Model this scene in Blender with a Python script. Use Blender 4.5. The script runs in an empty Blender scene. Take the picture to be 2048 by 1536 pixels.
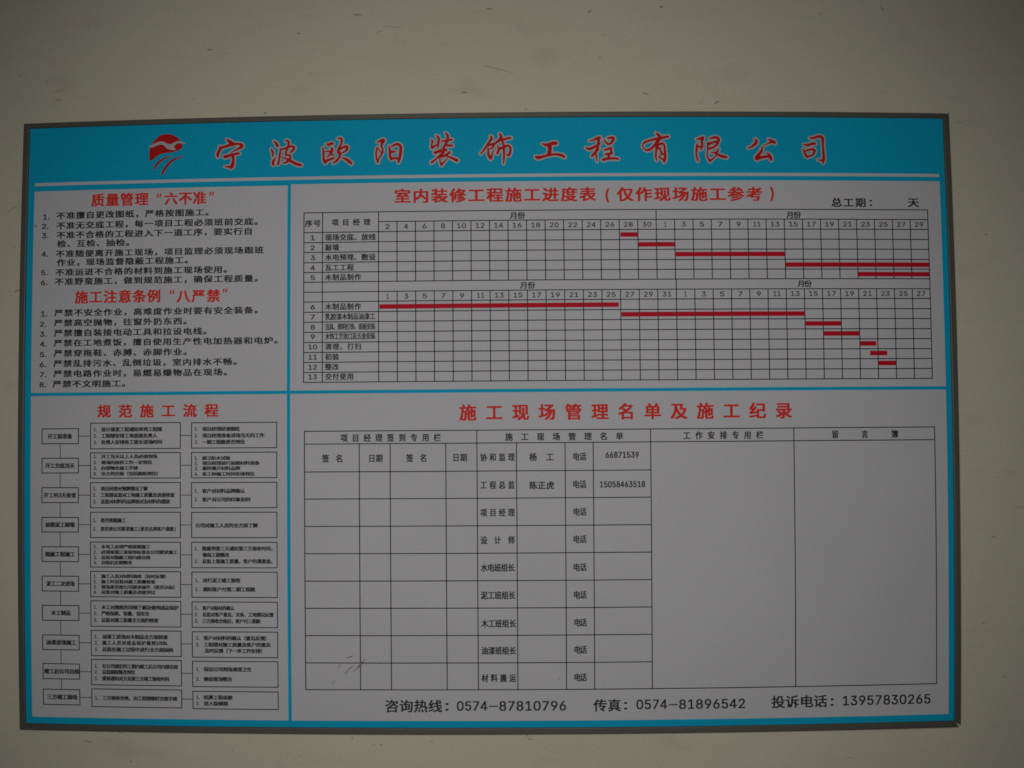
import bpy, math, random
import numpy as np
from mathutils import Matrix, Vector
from mathutils.geometry import tessellate_polygon

random.seed(4)
scene = bpy.context.scene
MM = 0.001
ZC = 1.45                                   # height of the board's centre above the floor

# ------------------------------------------------------------------ camera
cam_data = bpy.data.cameras.new('camera')
cam_data.sensor_fit = 'HORIZONTAL'
cam_data.sensor_width = 36.0
cam_data.lens = 36.0 * 2160.0 / 2048.0
cam_data.clip_start = 0.05
cam_data.clip_end = 50
cam = bpy.data.objects.new('camera', cam_data)
scene.collection.objects.link(cam)
# camera axes in board coordinates (x right, y up, z out of the board)
CAM_POS = (0.054263, 0.004365, 1.352199)
CAM_ROT = ((0.99985755, 0.00747005, 0.01513536), (-0.00700277, 0.99950429, -0.03069432), (-0.01535716, 0.03058396, 0.99941422))
TO_WORLD = Matrix(((1, 0, 0), (0, 0, -1), (0, 1, 0)))
rot = TO_WORLD @ Matrix(CAM_ROT)
m4 = rot.to_4x4()
m4.translation = TO_WORLD @ Vector(CAM_POS) + Vector((0, 0, ZC))
cam.matrix_world = m4
scene.camera = cam

# ------------------------------------------------------------------ world: the dim light of the room
world = bpy.data.worlds.new('World')
scene.world = world
world.use_nodes = True
bg = world.node_tree.nodes['Background']
bg.inputs['Color'].default_value = (0.80, 0.95, 0.88, 1)
bg.inputs['Strength'].default_value = 0.014

# ------------------------------------------------------------------ the one lamp, added behind the camera; its falloff stands in for lens vignetting
l = bpy.data.lights.new('added_vignette_spot', 'SPOT')
l.energy = 36.0
l.color = (1.0, 0.985, 0.93)
l.spot_size = math.radians(77)
l.spot_blend = 1.0
l.shadow_soft_size = 0.16
lamp = bpy.data.objects.new('added_vignette_spot', l)
scene.collection.objects.link(lamp)
lamp.location = (-0.02, -1.55, ZC + 0.10)
lamp.rotation_euler = (Vector((0.0, 0, ZC - 0.035)) - lamp.location).to_track_quat('-Z', 'Y').to_euler()

scene.view_settings.view_transform = 'Standard'
scene.view_settings.look = 'None'
scene.view_settings.gamma = 1
scene.view_settings.exposure = 0
scene.render.filter_size = 1.65
scene.cycles.filter_width = 1.65

# measured layout of the board, millimetres from its centre
TEXT = [
 ('rules', 'r', '质量管理', -506.33, -431.61, 288.02, 16.12, 16.6),
 ('rules', 'q', '“', -420.61, -414.04, 292.15, 5.22, 0.0),
 ('rules', 'r', '六不准', -409.43, -355.78, 287.79, 16.02, 16.36),
 ('rules', 'q', '”', -351.22, -345.36, 292.54, 5.2, 0.0),
 ('rules', 'r', '施工注意条例', -525.96, -413.72, 162.3, 15.9, 16.5),
 ('rules', 'q', '“', -401.62, -395.36, 166.89, 5.13, 0.0),
 ('rules', 'r', '八严禁', -391.72, -336.4, 161.54, 15.77, 16.22),
 ('rules', 'q', '”', -332.76, -326.63, 167.55, 5.12, 0.0),
 ('rules', 'd', '1.', -571.13, -562.68, 267.64, 6.57, 0.0),
 ('rules', 'b', '不准擅自更改图纸，严格按图施工。', -552.73, -351.12, 268.99, 8.92, 11.1),
 ('rules', 'd', '2.', -572.19, -563.75, 255.48, 6.56, 0.0),
 ('rules', 'b', '不准无交底工程，每一项目工程必须班前交底。', -552.44, -287.32, 255.89, 8.9, 11.04),
 ('rules', 'd', '3.', -571.91, -563.47, 243.16, 6.54, 0.0),
 ('rules', 'b', '不准不合格的工程进入下一道工序，要实行自', -552.16, -295.02, 243.4, 8.89, 11.03),
 ('rules', 'b', '检、互检、抽检。', -550.98, -454.56, 232.01, 8.87, 11.19),
 ('rules', 'd', '4.', -571.93, -563.5, 219.06, 6.53, 0.0),
 ('rules', 'b', '不准随便离开施工现场，项目监理必须现场跟班', -552.53, -280.8, 219.01, 8.86, 11.01),
 ('rules', 'b', '作业，现场监督隐蔽工程施工。', -551.03, -377.09, 207.72, 8.85, 11.09),
 ('rules', 'd', '5.', -571.91, -563.49, 194.83, 6.51, 0.0),
 ('rules', 'b', '不准运进不合格的材料到施工现场使用。', -552.67, -326.45, 194.95, 8.84, 11.04),
 ('rules', 'd', '6.', -572.07, -563.65, 182.03, 6.5, 0.0),
 ('rules', 'b', '不准野蛮施工，做到规范施工，确保工程质量。', -553.19, -286.8, 182.89, 8.83, 11.0),
 ('rules', 'd', '1.', -571.37, -562.97, 141.51, 6.47, 0.0),
 ('rules', 'b', '严禁不安全作业，高难度作业时要有安全装备。', -553.06, -286.58, 142.49, 8.79, 10.98),
 ('rules', 'd', '2.', -572.44, -564.04, 128.27, 6.46, 0.0),
 ('rules', 'b', '严禁高空抛物，往窗外扔东西。', -553.4, -378.12, 129.58, 8.78, 11.06),
 ('rules', 'd', '3.', -572.25, -563.86, 115.35, 6.46, 0.0),
 ('rules', 'b', '严禁擅自装接电动工具和拉设电线。', -553.22, -352.38, 116.48, 8.77, 11.03),
 ('rules', 'd', '4.', -572.07, -563.68, 102.44, 6.45, 0.0),
 ('rules', 'b', '严禁在工地煮饭，擅自使用生产性电加热器和电炉。', -553.38, -260.96, 103.66, 8.76, 10.94),
 ('rules', 'd', '5.', -571.9, -563.51, 88.9, 6.44, 0.0),
 ('rules', 'b', '严禁穿拖鞋、赤膊、赤脚作业。', -553.22, -377.85, 90.46, 8.75, 11.05),
 ('rules', 'd', '6.', -572.08, -563.7, 76.02, 6.44, 0.0),
 ('rules', 'b', '严禁乱排污水、乱倒垃圾，室内排水不畅。', -553.47, -313.4, 77.28, 8.74, 10.98),
 ('rules', 'd', '7.', -571.93, -563.55, 63.16, 6.43, 0.0),
 ('rules', 'b', '严禁电路作业时，易燃易爆物品在现场。', -553.33, -325.7, 64.1, 8.74, 10.99),
 ('rules', 'd', '8.', -572.13, -563.76, 50.3, 6.43, 0.0),
 ('rules', 'b', '严禁不文明施工。', -554.27, -457.84, 50.95, 8.73, 11.12),
 ('schedule', 'r', '室内装修工程施工进度表', -113.07, 141.1, 285.62, 17.37, 19.62),
 ('schedule', 'q', '(', 154.31, 158.37, 283.82, 17.33, 0.0),
 ('schedule', 'r', '仅作现场施工参考', 169.16, 353.14, 285.29, 17.34, 19.73),
 ('schedule', 'q', ')', 363.79, 367.96, 285.32, 17.4, 0.0),
 ('schedule', 'B', '总工期', 442.43, 486.57, 274.69, 11.61, 12.98),
 ('schedule', 'q:', ':', 491.76, 495.02, 274.13, 7.76, 0.0),
 ('schedule', 'B', '天', 542.16, 556.62, 275.08, 11.67, 13.81),
 ('schedule', 'b', '序号', -227.14, -207.56, 252.1, 8.36, 8.96),
 ('schedule', 'b', '项目经理', -193.12, -144.22, 252.85, 8.35, 8.29),
 ('schedule', 'b', '现场交底、放线', -201.42, -137.66, 233.73, 8.07, 8.28),
 ('schedule', 'd', '1', -220.08, -214.96, 233.5, 6.09, 0.0),
 ('schedule', 'b', '敲墙', -201.37, -184.22, 220.93, 8.06, 7.97),
 ('schedule', 'd', '2', -220.02, -214.91, 220.69, 6.08, 0.0),
 ('schedule', 'b', '水电预埋、敷设', -201.33, -137.66, 208.14, 8.05, 8.27),
 ('schedule', 'd', '3', -219.97, -214.86, 207.89, 6.07, 0.0),
 ('schedule', 'b', '瓦工工程', -201.3, -165.28, 195.18, 8.04, 7.96),
 ('schedule', 'd', '4', -219.93, -214.82, 194.93, 6.06, 0.0),
 ('schedule', 'b', '木制品制作', -201.27, -156.06, 182.75, 8.03, 7.95),
 ('schedule', 'd', '5', -219.88, -214.78, 182.49, 6.06, 0.0),
 ('schedule', 'b', '木制品制作', -201.2, -156.05, 145.43, 8.0, 7.94),
 ('schedule', 'd', '6', -219.79, -214.69, 145.14, 6.03, 0.0),
 ('schedule', 'b', '乳胶漆木制品油漆工', -201.18, -138.02, 132.74, 7.99, 6.53),
 ('schedule', 'd', '7', -219.76, -214.67, 132.45, 6.03, 0.0),
 ('schedule', 'b', '洁具、照明灯饰、面板安装', -201.17, -138.03, 119.94, 7.98, 5.07),
 ('schedule', 'd', '8', -219.74, -214.65, 119.64, 6.02, 0.0),
 ('schedule', 'b', '木饰工艺收口及五金安装', -201.16, -138.05, 107.79, 7.97, 5.45),
 ('schedule', 'd', '9', -219.72, -214.63, 107.48, 6.01, 0.0),
 ('schedule', 'b', '清理、打扫', -201.15, -155.71, 94.89, 7.96, 7.92),
 ('schedule', 'd', '10', -222.47, -211.85, 94.6, 6.01, 0.0),
 ('schedule', 'b', '初验', -201.15, -184.28, 82.0, 7.96, 7.93),
 ('schedule', 'd', '11', -222.46, -211.85, 81.7, 6.0, 0.0),
 ('schedule', 'b', '整改', -201.15, -184.28, 69.38, 7.95, 7.92),
 ('schedule', 'd', '12', -222.45, -211.84, 69.07, 6.0, 0.0),
 ('schedule', 'b', '交付使用', -201.15, -165.5, 57.02, 7.94, 7.92),
 ('schedule', 'd', '13', -222.45, -211.84, 56.71, 5.99, 0.0),
 ('schedule', 'b', '月份', 33.19, 51.52, 259.14, 8.32, 8.85),
 ('schedule', 'b', '月份', 383.96, 402.09, 258.52, 8.35, 9.0),
 ('schedule', 'b', '月份', 45.28, 63.53, 170.14, 8.23, 8.81),
 ('schedule', 'b', '月份', 396.12, 413.75, 170.56, 8.27, 8.98),
 ('roster', 'r', '施工现场管理名单及施工纪录', -31.61, 385.01, 10.66, 19.41, 19.75),
 ('roster', 'b', '项目经理签到专用栏', -181.77, -56.04, -20.28, 9.41, 8.49),
 ('roster', 'b', '施工现场管理名单', 25.13, 172.26, -20.19, 9.37, 8.76),
 ('roster', 'b', '工作安排专用栏', 248.08, 348.68, -19.94, 9.38, 8.52),
 ('roster', 'b', '留', 436.41, 444.47, -19.96, 9.43, 8.07),
 ('roster', 'b', '言', 474.32, 482.74, -20.0, 9.44, 8.23),
 ('roster', 'b', '簿', 512.88, 521.48, -20.04, 9.46, 8.41),
 ('roster', 'b', '签名', -205.24, -179.19, -45.87, 9.6, 8.53),
 ('roster', 'b', '日期', -146.64, -129.02, -45.88, 9.58, 8.18),
 ('roster', 'b', '签名', -99.22, -73.36, -45.84, 9.57, 8.47),
 ('roster', 'b', '日期', -41.01, -23.22, -45.57, 9.56, 8.14),
 ('roster', 'b', '协和监理', -6.26, 36.28, -45.41, 9.56, 7.82),
 ('roster', 'b', '杨工', 55.16, 84.98, -45.56, 9.55, 8.75),
 ('roster', 'b', '电话', 109.19, 125.89, -45.31, 9.55, 8.07),
 ('roster', 'b', '工程总监', -6.47, 36.04, -80.12, 9.55, 7.81),
 ('roster', 'b', '陈正虎', 54.91, 85.34, -80.88, 9.54, 9.25),
 ('roster', 'b', '电话', 108.91, 125.6, -79.93, 9.54, 8.06),
 ('roster', 'b', '项目经理', -6.56, 35.87, -114.56, 9.54, 7.81),
 ('roster', 'b', '电话', 109.03, 125.52, -114.16, 9.54, 8.06),
 ('roster', 'b', '设计师', -6.59, 35.65, -148.99, 9.54, 7.81),
 ('roster', 'b', '电话', 108.78, 125.27, -148.38, 9.54, 8.06),
 ('roster', 'b', '水电班组长', -6.55, 35.43, -183.3, 9.55, 8.12),
 ('roster', 'b', '电话', 108.67, 125.16, -183.29, 9.54, 8.06),
 ('roster', 'b', '泥工班组长', -6.76, 36.15, -217.74, 9.55, 8.12),
 ('roster', 'b', '电话', 108.83, 125.06, -217.78, 9.55, 8.06),
 ('roster', 'b', '木工班组长', -6.3, 36.62, -252.98, 9.56, 8.12),
 ('roster', 'b', '电话', 109.25, 125.05, -252.24, 9.56, 8.06),
 ('roster', 'b', '油漆班组长', -6.51, 36.42, -286.88, 9.58, 8.12),
 ('roster', 'b', '电话', 109.06, 124.87, -286.37, 9.57, 8.06),
 ('roster', 'b', '材料搬运', -6.29, 36.22, -321.21, 9.6, 7.81),
 ('roster', 'b', '电话', 108.88, 124.82, -320.93, 9.59, 8.06),
 ('roster', 'd', '66871539', 150.49, 191.58, -43.6, 7.49, 0.0),
 ('roster', 'd', '15058463518', 143.17, 199.13, -80.37, 7.48, 0.0),
 ('roster', 'B1', '咨询热线', -127.47, -56.73, -356.34, 15.12, 16.32),
 ('roster', 'q:', ':', -52.03, -48.27, -357.24, 9.44, 0.0),
 ('roster', 'D', '0574', -37.49, 0.25, -356.19, 11.95, 0.0),
 ('roster', 'dash', '–', 2.12, 13.69, -356.65, 1.51, 0.0),
 ('roster', 'D', '87810796', 15.57, 98.53, -356.32, 11.94, 0.0),
 ('roster', 'B1', '传真', 133.8, 167.03, -356.33, 15.08, 15.65),
 ('roster', 'q:', ':', 171.6, 175.04, -357.17, 9.43, 0.0),
 ('roster', 'D', '0574', 187.08, 225.21, -355.63, 11.94, 0.0),
 ('roster', 'dash', '–', 227.09, 238.39, -356.46, 1.51, 0.0),
 ('roster', 'D', '81896542', 240.59, 323.12, -355.99, 11.95, 0.0),
 ('roster', 'B1', '投诉电话', 357.3, 427.37, -354.83, 15.13, 16.23),
 ('roster', 'q:', ':', 432.36, 435.94, -356.36, 9.48, 0.0),
 ('roster', 'D', '13957830265', 448.1, 560.76, -354.97, 12.02, 0.0),
 ('flow', 'r', '规范施工流程', -494.45, -338.17, 15.73, 15.95, 16.59),
 ('flow', 's', '开工前准备', -560.75, -528.46, -15.96, 6.14, 6.14),
 ('flow', 's', '开工交底当天', -563.76, -525.17, -53.46, 6.14, 6.11),
 ('flow', 's', '开工约3天检查', -565.69, -523.13, -91.13, 6.13, 5.78),
 ('flow', 's', '前期泥工砌墙', -563.51, -524.96, -128.81, 6.13, 6.1),
 ('flow', 's', '隐蔽工程施工', -563.76, -524.55, -166.34, 6.13, 6.21),
 ('flow', 's', '泥工二次进场', -562.5, -525.28, -203.93, 6.14, 5.89),
 ('flow', 's', '木工制品', -556.49, -530.91, -241.27, 6.14, 6.08),
 ('flow', 's', '油漆进场施工', -563.52, -523.63, -279.0, 6.15, 6.32),
 ('flow', 's', '竣工后公司自检', -566.54, -519.98, -316.1, 6.17, 6.32),
 ('flow', 's', '三方竣工验收', -563.03, -523.11, -348.99, 6.18, 6.32),
 ('flow', 's', '设计部发工程通知单到工程部', -489.85, -410.31, -7.63, 5.48, 5.93),
 ('flow', 'd', '1.', -499.74, -495.78, -7.57, 4.46, 0.0),
 ('flow', 's', '工程部安排工地直接负责人', -489.82, -416.66, -15.72, 5.48, 5.91),
 ('flow', 'd', '2.', -499.71, -495.75, -15.66, 4.46, 0.0),
 ('flow', 's', '负责人安排各工班长进场时间', -489.79, -410.28, -23.81, 5.48, 5.93),
 ('flow', 'd', '3.', -499.67, -495.72, -23.75, 4.46, 0.0),
 ('flow', 's', '开工当天以上人员必须到场', -489.73, -416.62, -42.14, 4.84, 5.91),
 ('flow', 'd', '1.', -499.62, -495.66, -42.1, 4.46, 0.0),
 ('flow', 's', '现场的放样工作一定到位', -489.71, -423.24, -49.64, 4.83, 5.86),
 ('flow', 'd', '2.', -499.6, -495.64, -49.61, 4.46, 0.0),
 ('flow', 's', '办理物业施工手续', -489.7, -441.67, -56.77, 4.83, 5.82),
 ('flow', 'd', '3.', -499.58, -495.63, -56.74, 4.45, 0.0),
 ('flow', 's', '业主的交接（包括图纸到位）', -489.69, -411.79, -63.89, 4.83, 5.81),
 ('flow', 'd', '4.', -499.57, -495.62, -63.86, 4.45, 0.0),
 ('flow', 's', '项目经理对预算情况了解', -490.33, -428.96, -82.96, 5.47, 5.41),
 ('flow', 'd', '1.', -500.21, -496.26, -82.95, 4.45, 0.0),
 ('flow', 's', '工程部总监对工地施工质量及进度检查', -490.33, -394.12, -90.97, 5.47, 5.49),
 ('flow', 'd', '2.', -500.21, -496.26, -90.96, 4.45, 0.0),
 ('flow', 's', '总监对材料的品牌核对及材料的摆放', -490.34, -400.09, -99.23, 5.47, 5.47),
 ('flow', 'd', '3.', -500.21, -496.26, -99.23, 4.45, 0.0),
 ('flow', 's', '是否按图施工', -490.37, -457.39, -123.13, 5.46, 5.33),
 ('flow', 'd', '1.', -500.24, -496.29, -123.14, 4.45, 0.0),
 ('flow', 's', '是否按公司要求施工(是否达到客户满意)', -490.39, -392.34, -133.99, 5.46, 5.01),
 ('flow', 'd', '2.', -500.27, -496.32, -134.01, 4.45, 0.0),
 ('flow', 's', '水电工必须严格按图施工', -489.81, -425.62, -156.55, 4.83, 5.66),
 ('flow', 'd', '1.', -499.68, -495.73, -156.58, 4.45, 0.0),
 ('flow', 's', '必须按浙江省装饰标准及公司要求施工', -489.84, -390.58, -163.41, 4.83, 5.66),
 ('flow', 'd', '2.', -499.71, -495.76, -163.45, 4.45, 0.0),
 ('flow', 's', '总监对隐蔽工程内部自检', -489.87, -425.68, -170.21, 4.83, 5.66),
 ('flow', 'd', '3.', -499.74, -495.79, -170.25, 4.45, 0.0),
 ('flow', 's', '自检后定期整改', -489.9, -449.62, -176.76, 4.83, 5.58),
 ('flow', 'd', '4.', -499.77, -495.82, -176.8, 4.45, 0.0),
 ('flow', 's', '施工人员对材料验收（及时反馈）', -490.0, -401.74, -194.11, 4.83, 5.71),
 ('flow', 'd', '1.', -499.87, -495.92, -194.17, 4.45, 0.0),
 ('flow', 's', '施工时总监对施工质量检查', -490.04, -419.55, -200.91, 4.83, 5.7),
 ('flow', 'd', '2.', -499.91, -495.96, -200.98, 4.45, 0.0),
 ('flow', 's', '现场是否按公司要求操作（是否达标）', -490.08, -390.5, -207.78, 4.83, 5.68),
 ('flow', 'd', '3.', -499.95, -496.0, -207.85, 4.45, 0.0),
 ('flow', 's', '总监对施工质量及进度评比', -490.13, -419.64, -214.27, 4.83, 5.7),
 ('flow', 'd', '4.', -500.0, -496.05, -214.34, 4.46, 0.0),
 ('flow', 's', '木工对图纸的详细了解及做到成品保护', -489.95, -389.39, -233.61, 5.47, 5.74),
 ('flow', 'd', '1.', -499.82, -495.87, -233.69, 4.46, 0.0),
 ('flow', 's', '严格保质、保量、保安全', -490.01, -427.44, -241.37, 5.48, 5.52),
 ('flow', 'd', '2.', -499.88, -495.93, -241.46, 4.46, 0.0),
 ('flow', 's', '总监对施工质量全方面的检查', -490.09, -415.75, -249.78, 5.48, 5.55),
 ('flow', 'd', '3.', -499.96, -496.01, -249.88, 4.46, 0.0),
 ('flow', 's', '油漆工进场对木制品全方面检查', -489.3, -403.62, -270.92, 5.48, 5.94),
 ('flow', 'd', '1.', -499.18, -495.23, -271.03, 4.46, 0.0),
 ('flow', 's', '施工人员对成品保护做到100%', -489.39, -405.64, -278.7, 5.48, 5.42),
 ('flow', 'd', '2.', -499.26, -495.31, -278.82, 4.47, 0.0),
 ('flow', 's', '总监在施工过程中进行全方面抽检', -489.48, -396.79, -287.12, 5.49, 5.99),
 ('flow', 'd', '3.', -499.35, -495.4, -287.24, 4.47, 0.0),
 ('flow', 's', '在公司规定的工期内竣工后公司内部自检', -489.73, -391.06, -308.57, 5.49, 5.32),
 ('flow', 'd', '1.', -499.61, -495.66, -308.7, 4.47, 0.0),
 ('flow', 's', '总监跟踪整改到位', -489.83, -447.03, -316.04, 5.5, 5.19),
 ('flow', 'd', '2.', -499.71, -495.75, -316.18, 4.48, 0.0),
 ('flow', 's', '提前通知对方及第三方竣工验收时间', -489.93, -402.57, -324.16, 5.5, 5.3),
 ('flow', 'd', '3.', -499.82, -495.86, -324.31, 4.48, 0.0),
 ('flow', 's', '三方验收合格，由工程部做好交接手续', -489.69, -392.45, -349.11, 5.51, 5.55),
 ('flow', 'd', '1.', -499.58, -495.62, -349.27, 4.49, 0.0),
 ('flow', 's', '项目经理研读图纸', -358.28, -310.28, -7.83, 5.44, 5.82),
 ('flow', 'd', '1.', -367.96, -364.09, -7.77, 4.43, 0.0),
 ('flow', 's', '项目经理准备进场当天的工作', -358.27, -278.77, -16.17, 5.44, 5.93),
 ('flow', 'd', '2.', -367.95, -364.08, -16.11, 4.43, 0.0),
 ('flow', 's', '一期工程款是否到位', -358.26, -303.75, -24.26, 5.43, 5.87),
 ('flow', 'd', '3.', -367.94, -364.07, -24.21, 4.43, 0.0),
 ('flow', 's', '厨卫防水试验', -358.25, -322.52, -44.6, 4.8, 5.78),
 ('flow', 'd', '1.', -367.92, -364.05, -44.56, 4.42, 0.0),
 ('flow', 's', '项目经理进行前期材料准备', -358.26, -284.99, -51.04, 4.8, 5.92),
 ('flow', 'd', '2.', -367.92, -364.05, -51.0, 4.42, 0.0),
 ('flow', 's', '看样离开材料品牌', -358.26, -309.66, -57.54, 4.8, 5.89),
 ('flow', 'd', '3.', -367.92, -364.06, -57.51, 4.42, 0.0),
 ('flow', 's', '各工种施工时间安排到位', -358.26, -291.39, -64.68, 4.8, 5.9),
 ('flow', 'd', '4.', -367.93, -364.06, -64.64, 4.42, 0.0),
 ('flow', 's', '客户对材料品牌确认', -358.29, -303.83, -86.13, 5.43, 5.87),
 ('flow', 'd', '1.', -367.95, -364.08, -86.1, 4.42, 0.0),
 ('flow', 's', '客户对公司的印象如何', -358.31, -296.64, -96.85, 5.42, 5.98),
 ('flow', 'd', '2.', -367.97, -364.1, -96.83, 4.42, 0.0),
 ('flow', 's', '公司对施工人员的全方面了解', -367.22, -287.43, -129.52, 5.43, 5.95),
 ('flow', 's', '隐蔽到第三天通知第三方验收时间，', -358.51, -268.26, -158.65, 5.42, 5.47),
 ('flow', 'd', '1.', -368.17, -364.3, -158.66, 4.42, 0.0),
 ('flow', 's', '确保工期整改', -357.97, -324.08, -166.72, 5.42, 5.48),
 ('flow', 's', '总监上报施工质量，客户的满意度。', -358.58, -268.34, -174.73, 5.42, 5.47),
 ('flow', 'd', '2.', -368.24, -364.38, -174.75, 4.42, 0.0),
 ('flow', 's', '进行泥工竣工验收', -357.88, -309.92, -198.77, 5.43, 5.82),
 ('flow', 'd', '1.', -367.54, -363.68, -198.8, 4.42, 0.0),
 ('flow', 's', '通知客户付第二期工程款', -357.96, -290.97, -210.12, 5.43, 5.91),
 ('flow', 'd', '2.', -367.61, -363.75, -210.16, 4.42, 0.0),
 ('flow', 's', '客户对板材的确认', -358.64, -317.96, -233.68, 5.43, 4.93),
 ('flow', 'd', '1.', -368.29, -364.43, -233.73, 4.42, 0.0),
 ('flow', 's', '总监对客户意见、关系、工地情况反馈', -358.7, -268.13, -241.95, 5.43, 5.17),
 ('flow', 'd', '2.', -368.36, -364.49, -242.01, 4.42, 0.0),
 ('flow', 's', '三方验收合格后，客户付三期款', -358.77, -284.69, -250.17, 5.44, 5.13),
 ('flow', 'd', '3.', -368.42, -364.56, -250.22, 4.43, 0.0),
 ('flow', 's', '客户对材料的确认（意见反馈）', -357.41, -273.33, -271.65, 5.44, 5.82),
 ('flow', 'd', '1.', -367.06, -363.2, -271.72, 4.43, 0.0),
 ('flow', 's', '工程部对施工质量及客户的意见', -357.48, -271.87, -279.88, 5.44, 5.93),
 ('flow', 'd', '2.', -367.14, -363.28, -279.95, 4.43, 0.0),
 ('flow', 's', '及时反馈（下一步工作安排）', -356.01, -279.2, -287.65, 5.44, 5.73),
 ('flow', 's', '保洁公司到场清理卫生', -357.54, -296.45, -311.1, 5.45, 5.93),
 ('flow', 'd', '1.', -367.2, -363.33, -311.18, 4.44, 0.0),
 ('flow', 's', '确保现场整洁', -357.67, -321.71, -323.52, 5.46, 5.81),
 ('flow', 'd', '2.', -367.34, -363.47, -323.62, 4.44, 0.0),
 ('flow', 's', '结算工程余款', -357.94, -321.2, -346.76, 5.46, 5.94),
 ('flow', 'd', '1.', -367.61, -363.74, -346.87, 4.45, 0.0),
 ('flow', 's', '进入保修期', -358.04, -327.18, -354.51, 5.47, 5.99),
 ('flow', 'd', '2.', -367.71, -363.84, -354.62, 4.45, 0.0),
]
BARS = [(171.94, 194.45, 233.7), (194.76, 240.97, 221.09), (241.7, 381.11, 208.41), (381.43, 567.02, 194.78), (474.43, 566.63, 182.65), (-132.56, 168.72, 144.85), (172.08, 404.37, 132.54), (404.74, 451.26, 119.96), (428.17, 474.17, 107.29), (474.52, 495.52, 94.54), (487.16, 509.48, 82.27), (497.87, 521.19, 69.63)]
BOXES = [(0, 0, -568.92, -519.24, -6.43, -25.39), (0, 1, -568.92, -519.24, -44.07, -62.81), (0, 2, -568.92, -519.24, -81.61, -100.65), (0, 3, -568.92, -519.24, -119.56, -138.09), (0, 4, -568.92, -519.24, -156.94, -175.79), (0, 5, -568.92, -519.24, -194.45, -213.51), (0, 6, -568.92, -519.24, -231.87, -250.94), (0, 7, -568.92, -519.24, -269.71, -288.44), (0, 8, -568.92, -519.24, -306.46, -325.8), (0, 9, -568.92, -519.24, -339.3, -358.88), (1, 0, -504.53, -386.03, 0.5, -32.14), (1, 1, -504.53, -386.03, -37.36, -69.58), (1, 2, -504.53, -386.03, -75.24, -107.24), (1, 3, -504.53, -386.03, -112.84, -145.02), (1, 4, -504.53, -386.03, -150.75, -182.55), (1, 5, -504.53, -386.03, -188.09, -220.3), (1, 6, -504.53, -386.03, -225.52, -257.95), (1, 7, -504.53, -386.03, -263.18, -295.29), (1, 8, -504.53, -386.03, -300.26, -332.63), (1, 9, -504.53, -386.03, -337.87, -360.63), (2, 0, -372.73, -262.32, 0.11, -31.89), (2, 1, -372.73, -262.32, -37.46, -69.55), (2, 2, -372.73, -262.32, -75.36, -107.3), (2, 3, -372.73, -262.32, -112.98, -144.91), (2, 4, -372.73, -262.32, -150.78, -182.91), (2, 5, -372.73, -262.32, -188.33, -220.16), (2, 6, -372.73, -262.32, -226.04, -258.16), (2, 7, -372.73, -262.32, -263.72, -295.96), (2, 8, -372.73, -262.32, -301.09, -333.2), (2, 9, -372.73, -262.32, -339.23, -361.36)]
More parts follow.
